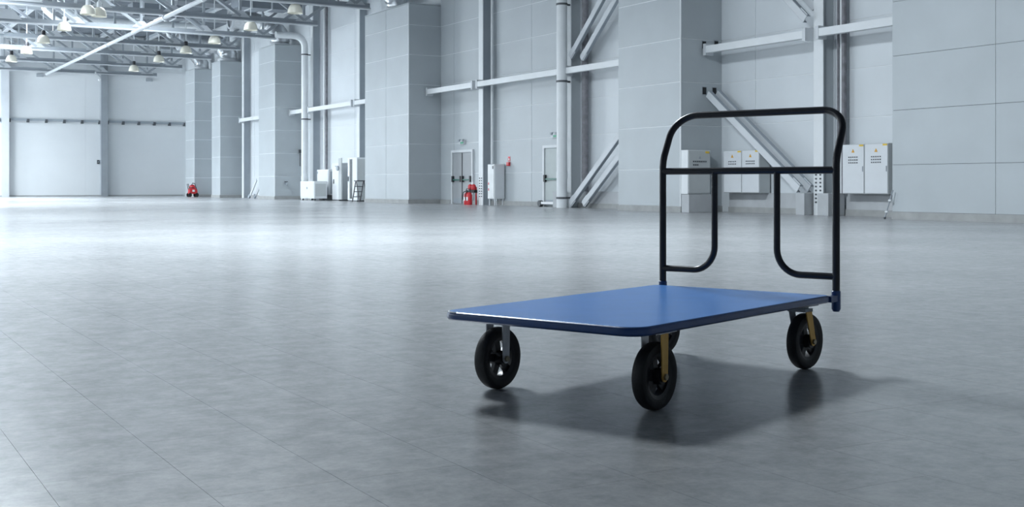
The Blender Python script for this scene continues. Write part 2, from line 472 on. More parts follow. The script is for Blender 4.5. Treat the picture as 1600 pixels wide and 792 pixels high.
# back wall girt with brackets
for a, b, lab in ((9.95, 15.1, 'dark rail with clips on the left bay of the back wall'), (15.56, 20.3, 'dark rail with clips on the right bay of the back wall'), (4.35, 9.45, 'dark rail on the back wall beyond the left edge')):
    t = thing('wall_rail', ((a+b)/2, Y_B-.1, 4.5), lab, 'rail', 'back wall rails')
    B(a, b, Y_B-.16, Y_B-.10, 4.52, 4.66).build('rail', 'steel_d', t)
    n = 5
    for i in range(n+1):
        xx = a + (b-a)*i/n
        B(max(a, xx-.07), min(b, xx+.07), Y_B-.22, Y_B-.013, 4.42, 4.62).build('clip', 'clamp', t)

# dark sockets where beams enter the casing side
for y, xx, zz, lab in ((24.3, 19.80, 4.30, 'dark socket above the beam end on the casing flank, outer'), (24.3, 20.2, 4.33, 'dark socket above the beam end on the casing flank, inner'),
                  (24.3, 19.81, 3.12, 'dark socket at the upper end of the outer brace'), (24.3, 20.14, 3.12, 'dark socket at the upper end of the inner brace')):
    t = thing('beam_socket', (xx, y, zz), lab, 'socket', 'beam sockets')
    B(xx-.06, xx+.06, y-.012, y-.001, zz-.09, zz+.09).build('opening', 'dark', t)
    B(xx-.075, xx+.075, y-.007, y-.0005, zz-.105, zz+.105).build('rim', 'steel_d', t)

# diagonal braces: channel section = web + two lips
def brace(p, q, label, m='steel', plate=True):
    p, q = Vector(p), Vector(q)
    t = thing('diagonal_brace', tuple(min((p, q), key=lambda v: v.z)), label, 'brace', 'wall braces')
    d = (q-p).normalized(); n = Vector((1,0,0)).cross(d).normalized()
    MB().bar(p, q, .02, .17, n).build('web', m, t)
    for s in (-1, 1):
        off = n*s*.085 + Vector((.05,0,0))
        MB().bar(p+off, q+off, .10, .02, n).build('lip', 'steel_d', t)  # darker lips: shaded side of the channel put into the colour
    if plate:
        lo = p if p.y > 25 else q
        sgn = 1 if lo is p else -1
        MB().bar(lo+d*sgn*.02+Vector((.012,0,0)), lo+d*sgn*.3+Vector((.012,0,0)), .012, .24, n).build('gusset_plate', 'steel', t)
    return t
brace((19.86,30.76,.12), (19.86,27.22,2.86), 'outer lower diagonal brace rising right from the thick downpipe')
brace((19.97,30.2,.12), (19.97,27.22,2.37), 'inner lower diagonal brace rising right from the thick downpipe')
brace((19.86,30.76,4.6), (19.86,27.22,7.8), 'outer upper diagonal brace rising right from the thick downpipe')
brace((19.97,30.3,4.5), (19.97,27.22,7.2), 'inner upper diagonal brace rising right from the thick downpipe')
brace((19.80,24.16,3.03), (19.80,20.86,.60), 'outer diagonal brace falling right behind the trolley handle')
brace((20.10,24.16,3.06), (20.10,20.82,.60), 'inner diagonal brace falling right behind the trolley handle')
brace((19.80,24.16,7.66), (19.80,20.64,4.53), 'outer brace above the beam, rising left from the bolted column')
brace((20.10,24.16,7.86), (20.10,20.64,4.83), 'inner brace above the beam, rising left from the bolted column')
# footing blocks of that column
for y0, y1, lab in ((20.62, 20.9, 'pale footing block at the brace foot'), (19.86, 20.2, 'pale footing block right of the bolted column')):
    tag(B(19.75, 20.26, y0, y1, 0, .51).build('footing_block', 'plinth', bevel=.01), lab, 'block', 'column footing blocks')
tag(B(19.72, 20.26, 31.24, 31.5, 0, .5).build('footing_block', 'plinth', bevel=.01), 'narrow footing block beside the thick downpipe', 'block', 'column footing blocks')

# ---------------------------------------------------------------- downpipes and conduits
def downpipe(x, y, r, z0, z1, label, clamps, elbow=None, m='pipe'):
    t = thing('downpipe', (x, y, 0), label, 'pipe', 'wall pipes')
    pts = [(x, y, z0), (x, y, z1)]
    if elbow:
        pts = [(x, y, z0), (x, y, z1-.5)]
        for k in range(1, 7):
            a = k/6*math.pi/2; pts.append((x-.5*(1-math.cos(a)), y, z1-.5+.5*math.sin(a)))
        pts.append((x-elbow, y, z1))
    MB().tube(pts, r, 18).build('pipe', m, t, True)
    for zc in clamps:
        MB().lathe([(r*1.0,zc-.03),(r*1.08,zc-.03),(r*1.08,zc+.03),(r*1.0,zc+.03)], (x,y,0), 'z', 18).build('clamp', 'clamp', t, True)
        B(x+r, 19.985, y-.03, y+.03, zc-.025, zc+.025).build('clamp_arm', 'clamp', t)
    MB().lathe([(r*1.0,.9),(r*1.06,.9),(r*1.06,1.1),(r*1.0,1.1)], (x,y,0), 'z', 18).build('sleeve', m, t, True)
    return t
downpipe(19.7, 53.2, .155, .0, 7.6, 'white downpipe with top elbow beside the switch cabinets', (.3, 3.75, 6.75), 1.4)
downpipe(19.7, 30.95, .165, .0, 9.6, 'thick white downpipe in front of the single door', (.3, 3.85, 6.2))
downpipe(20.2, 30.42, .10, .5, 9.6, 'weathered dark pipe right of the thick downpipe', (), None, 'pipe_d')
downpipe(20.22, 20.02, .03, .5, 9.6, 'thin dark pipe right of the bolted column', (), None, 'pipe_d')
downpipe(20.24, 19.94, .025, .5, 9.6, 'thin white pipe between the two dark ones at the bolted column', (), None, 'pipe')
downpipe(20.22, 19.84, .055, .5, 9.6, 'thicker dark pipe above the right cabinet pair', (), None, 'pipe_d')
downpipe(20.25, 36.3, .05, 1.42, 9.6, 'thin conduit rising from the white cabinet near the red alarm', ())
downpipe(20.25, 52.1, .06, 1.4, 9.6, 'thin white conduit rising beside the switch cabinets', ())
downpipe(20.25, 51.85, .06, 1.4, 9.6, 'thin dark conduit rising beside the switch cabinets', (), None, 'pipe_d')

# ---------------------------------------------------------------- roof: trusses, purlins, tie
TR_Y = [75.85, 69.9, 64.0, 58.9, 53.55, 48.2, 42.65, 37.2, 31.7, 26.2]
BC, TC = 7.52, 9.55
NODES = [6.85 + 2.74*k for k in range(-5, 6)]
def truss(y, label):
    t = thing('roof_truss', (6.85, y, BC), label, 'truss', 'roof trusses')
    bc = B(NODES[1]-.6, NODES[-2]+.6, y-.035, y+.035, BC-.05, BC+.13).build('bottom_chord', 'truss_w', t)
    B(NODES[1]-.6, NODES[-2]+.6, y-.12, y+.12, BC-.1, BC-.05).build('lower_flange', 'truss', bc)
    B(NODES[0]+.1, 20.35, y-.09, y+.09, TC-.1, TC+.1).build('top_chord', 'truss', t)
    for i, x in enumerate(NODES[1:-1], 1):
        B(x-.05, x+.05, y-.05, y+.05, BC+.1, TC-.1).build('vertical', 'truss_d', t)
        if i in (5,):
            g = [(x-.6, y, BC+.05), (x+.6, y, BC+.05), (x+.25, y, BC+.45), (x-.25, y, BC+.45)]
        else:
            g = [(x-.4, y, BC+.05), (x+.4, y, BC+.05), (x+.12, y, BC+.32), (x-.12, y, BC+.32)]
        MB().prism(g, (0,-.06,0), (0,-.045,0)).build('gusset_plate', 'truss', t)
    for i in range(10):
        a, b = NODES[i], NODES[i+1]
        if i >= 5: p, q = (a, y, TC-.1), (b, y, BC+.1)       # falls towards the wall
        else: p, q = (a, y, BC+.1), (b, y, TC-.1)
        if i == 9: p, q = (a, y, BC+.1), (20.3, y, TC-.1)
        if i == 0: p, q = (NODES[0]+.2, y, TC-.1), (b, y, BC+.1)
        MB().bar(p, q, .11, .14, (0,1,0)).build('diagonal', 'truss_d', t)
    return t
names = ['roof truss lying against the back wall', 'second roof truss from the back wall', 'third roof truss from the back wall', 'fourth roof truss from the back wall',
         'fifth roof truss from the back wall', 'sixth roof truss from the back wall', 'seventh roof truss from the back wall, touching the ducted casing', 'eighth roof truss from the back, just above the picture', 'ninth roof truss from the back, above the picture', 'nearest roof truss, above the picture']
for y, l in zip(TR_Y, names): truss(y, 'pale steel ' + l)
TIE = (12.0, 7.33)
t = thing('longitudinal_tie', (TIE[0], 50, TIE[1]), 'long white tube tie crossing under all trusses at the upper left', 'tie')
MB().tube([(TIE[0], 26, TIE[1]), (TIE[0], 76.4, TIE[1])], .085, 14).build('tube', 'truss', t, True)
for y in TR_Y: MB().lathe([(.085,-.07),(.105,-.07),(.105,.07),(.085,.07)], (TIE[0],y,TIE[1]), 'y', 14).build('collar', 'steel', t, True)
for i, x in enumerate(NODES[1:-1]):
    t = thing('roof_purlin', (x, 50, 9.65), ['ninth','eighth','seventh','sixth','fifth','fourth','third','second','first'][i] + ' roof purlin counted from the side wall, under the ribbed roof', 'purlin', 'roof purlins')
    B(x-.05, x+.05, 24, 76.5, TC+.1, TC+.32).build('web', 'steel_d', t)
    B(x-.12, x+.12, 24, 76.5, TC+.085, TC+.105).build('flange', 'steel', t)
# ducts near the roof
def duct(pts, r, label, m='duct', rings=True, name='air_duct'):
    t = thing(name, pts[0], label, 'duct', 'air ducts')
    P_ = [Vector(p) for p in pts]
    # resample with a smooth curve
    Q = []
    for i in range(len(P_)-1):
        p0 = P_[max(0,i-1)]; p1 = P_[i]; p2 = P_[i+1]; p3 = P_[min(len(P_)-1,i+2)]
        for k in range(6):
            u = k/6
            Q.append(.5*((2*p1)+(-p0+p2)*u+(2*p0-5*p1+4*p2-p3)*u*u+(-p0+3*p1-3*p2+p3)*u**3))
    Q.append(P_[-1])
    rad = [r*(1+(.05 if (k % 2) else -.03)) if rings else r for k in range(len(Q))]
    MB().tube(Q, rad, 16).build('hose', m, t, True)
    for e in (Q[0], Q[-1]):
        o = MB().lathe([(r*.9,-.06),(r*1.1,-.06),(r*1.1,.06),(r*.9,.06)], tuple(e), 'z' if e is Q[0] else 'x', 16).build('end_collar', 'steel', t, True)
    return t
duct([(19.7,43.0,7.54),(19.7,43.0,7.95),(19.55,43.6,8.4),(19.25,44.6,8.6),(18.4,45.6,8.5)], .42, 'silver foil duct on top of the casing left of the double door')
duct([(19.7,56.7,7.56),(19.7,56.7,8.0),(19.5,57.2,8.4),(18.9,57.6,8.7),(17.6,57.8,8.8)], .45, 'silver foil duct on the casing beside the white downpipe')
duct([(19.7,65.3,7.56),(19.7,65.3,7.95),(19.35,65.6,8.4),(18.4,66,8.5),(17.2,66,8.6)], .5, 'silver foil duct on the second slim casing from the back')
duct([(19.7,70.5,7.54),(19.7,70.5,7.9),(19.4,70.9,8.4),(18.6,71,8.6),(17.3,71,8.6)], .4, 'silver foil duct on the slim casing at the back wall')
duct([(9.25,60.5,9.85),(9.42,60.5,9.1),(9.62,60.5,8.85),(9.95,60.5,8.6),(10.5,60.5,8.3)], .13, 'curved white hose hanging below the roof at upper left', 'pipe', False, 'hanging_hose')
duct([(10.15,61.0,9.85),(10.35,61,9.3),(10.6,61,9.05),(10.95,61,8.85),(11.4,61,8.76),(12.0,61,8.74),(13.2,61,8.73),(15.7,61,8.74),(17,61,8.8)], .16, 'long pale duct curving below the roof behind the trusses', 'pipe', False, 'hanging_hose')
duct([(16.7,66.8,9.85),(16.85,66.8,9.0),(17.05,66.8,8.7),(17.44,66.8,8.44),(17.9,66.8,8.3)], .13, 'short curved hose at the far right trusses', 'pipe', False, 'hanging_hose')
for n_, (x, y, s, lab) in enumerate(((13.6, 56.0, 1.2, 'grey box duct between the fourth and fifth trusses'), (17.2, 51.0, 1.5, 'grey box duct above the white downpipe'))):
    t = thing('box_duct', (x, y, 8.3), lab, 'duct', 'box ducts')
    B(x-s, x+s, y-.5, y+.5, 8.35, 8.95).build('casing', 'roof', t)
    for k in (-.8, .8): MB().tube([(x+s*k,y,8.9),(x+s*k,y,9.89)], .02, 6).build('hanger_rod', 'steel', t)
    for k in (-.6, 0, .6): B(x+s*k-.03, x+s*k+.03, y-.54, y+.54, 8.31, 8.99).build('joint_flange', 'steel', t)

# pendant lamps
def lamp(x, y, z, r, label, cap_dark=True):
    t = thing('pendant_lamp', (x, y, z-.25), label, 'lamp', 'bell pendant lamps under the trusses')
    pr = [(.25,.0),(.27,-.02),(1.0,-.72),(1.0,-.74)]
    prof = [(r*.30, z+.21), (r*.62, z+.17), (r*.85, z+.07), (r*.97, z-.05), (r*1.0, z-.15), (r*.97, z-.15), (r*.93, z-.05), (r*.81, z+.05), (r*.58, z+.14), (r*.28, z+.18)]
    sh = MB().lathe(prof, (x,y,0), 'z', 20).build('shade', 'shade', t, True)
    MB().lathe([(.001, z+.42),(.07, z+.42),(.09, z+.38),(.09, z+.26),(r*.34, z+.20),(.001, z+.20)], (x,y,0), 'z', 14).build('housing', 'lampcap' if cap_dark else 'steel_w', t, True)
    MB().lathe([(.001,z+.18),(.05,z+.16),(.08,z+.05),(.06,z-.05),(.001,z-.09)], (x,y,0), 'z', 12).build('bulb', 'white', t, True)
    MB().tube([(x,y,z+.4),(x,y,9.89)], .022, 8).build('rod', 'steel_w', t)
    return t
for (x, y), lab, cd_ in zip([(8.94,52.47),(8.88,47.1),(9.36,47.5),(8.92,57.56),(8.94,62.63),(8.84,67.17),(15.51,42.9),(15.61,48.5),(15.65,53.85),(15.6,58.5),(15.5,63.4),(15.55,69.3)],
    ['bell lamp with long rod above the left tie tube, largest cream one', 'white bell lamp left one of the close pair at the top', 'white bell lamp right one of the close pair at the top',
     'bell lamp crossed by a truss chord, third of the left row', 'bell lamp on a long rod with black housing, fourth of the left row', 'small bell lamp at the left picture edge',
     'cream bell lamp nearest the ducted casing, top of the right row', 'cream bell lamp above the tall grey casing, second of the right row', 'cream bell lamp third of the right row',
     'bell lamp with black housing, fourth of the right row', 'bell lamp with black housing, fifth of the right row', 'faint bell lamp farthest of the right row above the back wall'],
    [0,0,0,1,1,1,0,0,0,1,1,1]):
    lamp(x, y, 7.25, .285, lab, bool(cd_))

# ---------------------------------------------------------------- back wall fittings
for x, lab in ((11.66, 'small grey vent box high on the left bay of the back wall'), (18.1, 'small grey vent box high on the right bay of the back wall')):
    t = thing('wall_vent', (x, Y_B-.08, 7.17), lab, 'vent', 'back wall vents')
    B(x-.19, x+.19, Y_B-.12, Y_B-.013, 7.17, 7.35).build('box', 'steel_d', t)
    for k in range(3): B(x-.16, x+.16, Y_B-.135, Y_B-.12, 7.2+k*.05, 7.22+k*.05).build('slat', 'steel', t)
t = thing('wall_spotlight', (15.0, Y_B-.3, 7.1), 'small wall spotlight on an arm by the back wall column', 'spotlight')
MB().tube([(15.1,Y_B-.3,7.3),(14.7,Y_B-.9,7.5)], .05, 8).build('arm', 'steel', t)
MB().cyl((15.02,Y_B-.5,7.1), .07, -.12, .12, 'y', 12).build('head', 'white', t)
t = thing('wall_switch', (15.02, Y_B-.05, 2.0), 'dark switch box on the back wall beside the column', 'switch')
B(14.96, 15.10, Y_B-.1, Y_B-.013, 1.98, 2.22).build('box', 'clamp', t, bevel=.01)
B(15.0, 15.06, Y_B-.13, Y_B-.1, 2.06, 2.14).build('button', 'steel_d', t)

# red floor machine by the back wall
def floor_machine(x, y):
    t = thing('floor_machine', (x, y, 0), 'red wheeled floor machine standing before the slim casing at the back', 'machine')
    t.scale = (.82, .9, 1.0)
    MB().prism([(x-.28,y,.18),(x+.3,y,.18),(x+.28,y,.42),(x+.1,y,.56),(x-.25,y,.5)], (0,-.22,0), (0,.22,0)).build('body', 'red', t, bevel=.03)
    MB().lathe([(.001,.72),(.12,.7),(.2,.62),(.21,.5),(.001,.5)], (x-.02,y,0), 'z', 14).build('tank', 'red', t, True)
    MB().lathe([(.212,.5),(.225,.5),(.225,.56),(.212,.56)], (x-.02,y,0), 'z', 14).build('tank_band', 'black', t)
    for sx in (-.24, .24):
        for sy in (-.22, .22):
            MB().cyl((x+sx,y+sy,.12), .12, -.04, .04, 'y', 14).build('wheel', 'black', t)
    MB().tube([(x-.25,y-.16,.4),(x-.34,y-.16,.74),(x-.34,y+.16,.74),(x-.25,y+.16,.4)], .02, 8).build('handle', 'black', t)
    MB().tube([(x-.15,y-.1,.6),(x-.05,y-.16,.8),(x+.1,y-.18,.76),(x+.24,y-.2,.4)], .025, 8).build('hose', 'black', t, True)
    B(x-.08, x+.08, y-.24, y-.221, .3, .42).build('plate', 'white', t)
floor_machine(18.75, 68.9)

# tap and small box on the fourth casing
t = thing('wall_tap', (19.56, 55.4, .7), 'small brass-grey tap on the flank of the tall grey casing', 'tap')
MB().cyl((19.56,55.42,.78), .07, -.02, .02, 'y', 12).build('rose', 'steel_d', t)
MB().tube([(19.56,55.44,.78),(19.56,55.28,.78),(19.56,55.22,.68)], .035, 8).build('spout', 'steel_d', t, True)
B(19.48, 19.64, 55.33, 55.37, .83, .87).build('lever', 'clamp', t)
t = thing('junction_box', (20.3, 55.4, 2.25), 'tiny dark junction box behind the white downpipe', 'box')
B(20.22, 20.34, 55.36, 55.455, 2.24, 2.4).build('box', 'clamp', t)
MB().tube([(20.28,55.4,2.24),(20.28,55.4,1.6)], .02, 6).build('cable', 'clamp', t)
# leaning boards at the first column
for k, (dx, lab) in enumerate(((0, 'pale board leaning right beside the far column, outer one'), (.2, 'pale board leaning right beside the far column, inner one'))):
    t = thing('leaning_board', (19.6+dx, 61.1, 0), lab, 'board', 'leaning boards')
    MB().bar((19.6+dx, 61.1-k*.3, .04), (19.6+dx, 59.95-k*.3, .95), .05, .14, (0,1,1)).build('board', 'steel', t)
    MB().bar((19.56+dx, 61.12-k*.3, .03), (19.56+dx, 60.95-k*.3, .16), .07, .16, (0,1,1)).build('end_cap', 'steel_d', t)

# ---------------------------------------------------------------- switch cabinets by the white downpipe
def cabinet_feet(t, x0, x1, y0, y1, m='clamp', h=.08):
    for x in (x0+.08, x1-.08):
        for y in (y0+.12, y1-.12):
            MB().cyl((x,y,h/2), h/2, -.04, .04, 'y', 10).build('castor', m, t)
t = thing('wheeled_cabinet', (19.35, 51.1, 0), 'low grey-white wheeled cabinet in front of the downpipe', 'cabinet')
B(19.05, 19.65, 50.25, 52.0, .09, .86).build('body', 'cab', t, bevel=.012)
B(19.035, 19.05, 50.3, 51.95, .14, .82).build('door', 'cab_l', t)
MB().cyl((19.03,51.1,.56), .05, -.015, .0, 'x', 12).build('lock', 'steel_d', t)
B(19.1, 19.6, 50.24, 50.25, .2, .75).build('side_panel', 'cab_g', t)
cabinet_feet(t, 19.05, 19.65, 50.25, 52.0)
t = thing('wall_cabinet', (20.1, 51.3, .1), 'white wall cabinet on a dark stand behind the wheeled one', 'cabinet')
B(19.85, 20.3, 50.6, 52.0, .24, 1.39).build('body', 'cab', t, bevel=.01)
B(19.835, 19.85, 50.65, 51.95, .3, 1.34).build('door', 'cab_l', t)
for z in (1.2, .45): B(19.82, 19.85, 51.85, 51.92, z, z+.1).build('hinge', 'steel_d', t)
B(19.95, 20.3, 50.58, 50.6, .3, 1.3).build('side_panel', 'steel_d', t)
B(19.9, 20.28, 50.4, 51.9, 0, .24).build('stand', 'clamp', t)
t = thing('tall_cabinet', (20.0, 49.8, 0), 'tall white cabinet with a darker grey door standing open', 'cabinet')
B(19.85, 20.3, 49.35, 50.15, .05, 1.66).build('body', 'cab', t, bevel=.01)
MB().prism([(19.85,49.40,.06),(19.62,48.52,.06),(19.66,48.50,.06),(19.89,49.38,.06)], (0,0,0), (0,0,1.80)).build('open_door', 'cab_g', t)
B(19.84, 19.85, 49.9, 50.02, .75, .95).build('handle', 'clamp', t)
B(19.84, 19.85, 49.6, 49.8, 1.50, 1.54).build('name_plate', 'steel_d', t)
MB().cyl((19.66,49.0,1.42), .11, -.05, .02, 'x', 12).build('fan_grille', 'steel_d', t)
B(19.85, 20.3, 49.35, 50.15, 0, .05).build('base', 'clamp', t)
t = thing('tall_cabinet', (19.73, 47.0, 0), 'tall white rack cabinet with a dark glazed strip beside the stepladder', 'cabinet')
B(19.5, 19.96, 46.5, 47.5, .05, 1.84).build('body', 'cab', t, bevel=.01)
B(19.49, 19.5, 47.0, 47.24, .12, 1.78).build('glass_door', 'glassd', t)
B(19.48, 19.5, 47.24, 47.28, .1, 1.80).build('door_edge', 'steel_w', t)
B(19.47, 19.49, 47.36, 47.42, .85, 1.05).build('handle', 'clamp', t)
B(19.51, 19.94, 46.48, 46.5, .1, 1.78).build('side_panel', 'cab_g', t)
B(19.53, 19.94, 46.55, 47.44, 0, .05).build('base', 'clamp', t)
# stepladder
t = thing('stepladder', (19.3, 45.6, 0), 'dark folding stepladder against the ducted casing', 'ladder')
for x in (19.08, 19.42):
    MB().bar((x,45.98,0), (x,45.62,.84), .03, .045).build('front_rail', 'ladder', t)
    MB().bar((x,45.25,0), (x,45.56,.84), .025, .035).build('rear_rail', 'ladder', t)
for k in range(3):
    f_ = (k+1)/4
    B(19.08, 19.42, 45.98-.36*f_-.07, 45.98-.36*f_+.07, .84*f_-.015, .84*f_+.015).build('step', 'ladder', t)
B(19.05, 19.45, 45.45, 45.75, .84, .88).build('top_platform', 'ladder', t)
MB().bar((19.25,45.9,.25), (19.25,45.35,.25), .02, .02).build('stay', 'ladder', t)

# ---------------------------------------------------------------- doors
def door(n, ya, yb, h, leaves, label, m):
    t = thing(f'door_{n}', (20.35, (ya+yb)/2, 0), label, 'door', kind='structure')
    x = X_W-.013
    B(x-.07, x, ya-.09, ya, 0, h+.09).build('frame_post', 'frame', t); B(x-.07, x, yb, yb+.09, 0, h+.09).build('frame_post', 'frame', t)
    B(x-.07, x, ya, yb, h, h+.09).build('frame_head', 'frame', t)
    B(x-.02, x, ya, yb, h-.06, h).build('shadow_gap', 'steel_d', t)
    for a, b in cuts(ya, yb, (yb-ya)/leaves):
        lf = B(x-.03, x-.004, a+.012, b-.012, .02, h-.02).build('leaf', m, t)
        B(x-.09, x-.05, a+.06, b-.06, .86, .91).build('push_bar', 'green', lf)
        for yy in (a+.06, b-.06): B(x-.11, x-.03, yy-.045, yy+.045, .80, 1.02).build('bar_end', 'lampcap', lf)
        B(x-.045, x-.03, a+.012, a+.05, .02, h-.02).build('latch_rod', 'clamp', lf)
        B(x-.036, x-.03, a+.06, b-.06, .04, .22).build('kick_plate', 'steel_d', lf)
    return t
door(1, 37.95, 39.45, 1.88, 2, 'grey double emergency door with green push bars', 'door')
door(2, 31.75, 33.0, 1.88, 1, 'pale single emergency door half hidden by the thick downpipe', 'doorg')
t = thing('door_lock', (19.9, 33.0, 0), 'small floor lock and bar at the foot of the single door', 'lock')
MB().cyl((20.2,33.02,.1), .1, -.06, .06, 'x', 12).build('hub', 'clamp', t)
B(20.16, 20.22, 31.9, 33.0, .08, .16).build('bar', 'white', t)
for yc, zc, lab in ((38.7, 2.24, 'small emergency lamp with green mark above the double door'), (32.35, 2.26, 'small emergency lamp above the single door')):
    t = thing('exit_sign', (20.33, yc, zc-.08), lab, 'sign', 'emergency lamps')
    B(20.3, 20.387, yc-.2, yc+.2, zc-.07, zc+.08).build('body', 'steel', t)
    B(20.29, 20.3, yc-.17, yc+.05, zc-.05, zc+.02).build('mark', 'greens', t)
    for s in (-.14, .14): B(20.26, 20.33, yc+s-.05, yc+s+.05, zc+.03, zc+.11).build('head', 'steel_d', t)

# fire extinguishers
def extinguisher(x, y, label, h=.42, r=.10):
    t = thing('fire_extinguisher', (x, y, 0), label, 'extinguisher', 'red fire extinguishers by the double door')
    MB().lathe([(.001,0),(r*.9,0),(r,.03),(r,h*.8),(r*.85,h*.93),(r*.4,h),(r*.3,h+.03),(.001,h+.03)], (x,y,0), 'z', 18).build('cylinder', 'red', t, True)
    MB().cyl((x,y,h+.07), .035, -.05, .03, 'z', 10).build('valve', 'clamp', t)
    MB().bar((x-.01,y+.02,h+.11), (x-.05,y-.13,h+.15), .025, .02).build('lever', 'clamp', t)
    MB().tube([(x-.02,y,h+.06),(x-.1,y+.06,h+.02),(x-.12,y+.08,h-.12),(x-.11,y+.06,h*.4)], .014, 8).build('hose', 'black', t, True)
    B(x-r-.004, x-r+.02, y-.05, y+.05, h*.35, h*.65).build('label_plate', 'white', t)
    return t
extinguisher(19.85, 37.42, 'left red extinguisher standing on the floor by the double door')
extinguisher(19.8, 37.12, 'right red extinguisher standing on the floor by the bolted column')
t = thing('extinguisher_stand', (19.95, 37.2, 0), 'red stand with small extinguishers above the two floor ones', 'stand')
B(19.98, 20.02, 36.98, 37.02, 0, .62).build('post', 'red', t); B(19.98, 20.02, 37.36, 37.40, 0, .62).build('post', 'red', t)
B(19.93, 20.02, 36.96, 37.42, .48, .53).build('shelf', 'black', t)
B(19.9, 20.02, 36.95, 37.43, .42, .50).build('band', 'black', t)
for yy, zz in ((37.05, .53), (37.3, .53)):
    MB().lathe([(.001,0),(.08,0),(.085,.02),(.085,.13),(.06,.17),(.02,.19),(.001,.19)], (19.93,yy,zz), 'z', 14).build('red_bottle', 'red', t, True)
MB().lathe([(.001,0),(.05,0),(.05,.1),(.02,.14),(.001,.14)], (19.98,37.18,.66), 'z', 12).build('white_head', 'white', t, True)
# white cabinet, red alarm
t = thing('wall_cabinet', (20.2, 35.83, 0), 'slim white cabinet on legs between the column and the red alarm', 'cabinet')
B(19.95, 20.35, 35.6, 36.07, .22, 1.4).build('body', 'cab', t, bevel=.01)
B(19.935, 19.95, 35.63, 36.04, .25, 1.37).build('door', 'white', t)
B(19.98, 20.32, 35.588, 35.6, .26, 1.36).build('side_panel', 'cab_l', t)
for z in (.7, .5): B(19.925, 19.935, 35.95, 36.0, z, z+.08).build('badge', 'redw', t)
B(19.92, 19.935, 35.66, 35.70, 1.24, 1.34).build('handle', 'clamp', t)
for yy in (35.62, 36.0): B(19.98, 20.02, yy, yy+.04, 0, .22).build('leg', 'steel', t)
for yy in (35.62, 36.0): B(20.28, 20.32, yy, yy+.04, 0, .22).build('leg', 'steel', t)
t = thing('fire_alarm', (20.35, 35.36, 1.34), 'red alarm button with red sign above on the wall', 'alarm')
B(20.31, 20.387, 35.27, 35.43, 1.34, 1.47).build('button_box', 'red', t, bevel=.01)
B(20.375, 20.387, 35.28, 35.42, 1.5, 1.66).build('sign', 'redw', t)
B(20.37, 20.375, 35.32, 35.38, 1.53, 1.60).build('symbol', 'white', t)

# ---------------------------------------------------------------- electrical cabinets behind the trolley
def rotated(p, ang, c):  # helper for small triangles
    return p
def ecab(x, ya, yb, z0, z1, label, dots, m='cab_l', depth=.33, flank='cab_g'):
    t = thing('electrical_cabinet', (x+depth/2, (ya+yb)/2, z0), label, 'cabinet', 'electrical cabinets')
    B(x, x+depth, ya, yb, z0, z1).build('body', flank, t)
    B(x-.02, x, ya+.012, yb-.012, z0+.012, z1-.012).build('door', m, t, bevel=.005)
    w = yb-ya; yc = (ya+yb)/2
    nr, nc = dots
    for i in range(nr):
        for j in range(nc):
            yy = yc + (j-(nc-1)/2)*.058*(w/.64); zz = z0+(z1-z0)*.74-i*.062
            B(x-.032, x-.02, yy-.013, yy+.013, zz-.013, zz+.013).build('indicator', 'clamp', t)
    zt = z0+(z1-z0)*.86
    MB().prism([(x-.02, yc-.045, zt-.03), (x-.02, yc+.045, zt-.03), (x-.02, yc, zt+.05)], (-.006,0,0), (0,0,0)).build('warning_triangle', 'orange', t)
    B(x-.028, x-.02, ya+.02, ya+.14, z1-.05, z1-.012).build('yellow_sticker', 'yellow', t)
    B(x-.032, x-.02, ya+.03, ya+.05, (z0+z1)/2-.06, (z0+z1)/2+.06).build('lock_handle', 'steel_d', t)
    return t
ecab(20.0, 23.06, 23.75, .5, 1.56, 'left cabinet of the twin pair seen through the trolley handle', (2, 5))
ecab(20.0, 22.41, 23.05, .5, 1.56, 'right cabinet of the twin pair seen through the trolley handle', (2, 6))
ecab(20.0, 19.01, 19.66, .5, 1.6, 'left cabinet of the pair right of the trolley handle', (3, 5))
ecab(20.0, 18.33, 19.0, .5, 1.6, 'right cabinet of the pair, nearest the right casing', (3, 5))
# cabinet on the flank of the pale casing faces the camera
t = thing('electrical_cabinet', (19.4, 24.13, .47), 'beige-grey cabinet fixed to the flank of the pale casing', 'cabinet', 'electrical cabinets')
B(19.03, 19.75, 23.99, 24.26, .47, 1.58).build('body', 'cab', t)
B(19.05, 19.73, 23.97, 23.99, .49, 1.56).build('door', 'cab_g', t, bevel=.005)
for i, n in enumerate((7, 3)):
    for j in range(n): B(19.2+j*.065-.02, 19.2+j*.065+.02, 23.96, 23.97, 1.29-i*.085-.018, 1.29-i*.085+.018).build('indicator', 'clamp', t)
MB().prism([(19.36,23.97,1.36),(19.44,23.97,1.36),(19.40,23.97,1.43)], (0,-.006,0), (0,0,0)).build('warning_triangle', 'steel_d', t)
B(19.58, 19.70, 23.962, 23.97, 1.50, 1.55).build('yellow_sticker', 'yellow', t)
tag(B(19.04, 19.76, 23.96, 24.26, 0, .46).build('cabinet_plinth', 'plinth', bevel=.01), 'pale plinth block under the beige-grey cabinet', 'plinth')
# leaning rod
t = thing('leaning_rod', (18.92, 17.42, 0), 'thin jointed metal rod leaning at the corner of the right casing', 'rod')
MB().tube([(18.93,17.45,.02),(18.96,17.26,.60)], .013, 8).build('rod', 'steel_d', t, True)
for f_ in (.22, .62):
    z = .02+.58*f_; y = 17.45-.19*f_
    MB().cyl((18.93+.03*f_, y, z), .022, -.04, .03, 'y', 8).build('joint', 'steel_w', t)
MB().cyl((18.93,17.45,.02), .025, -.02, .02, 'z', 10).build('foot', 'clamp', t)

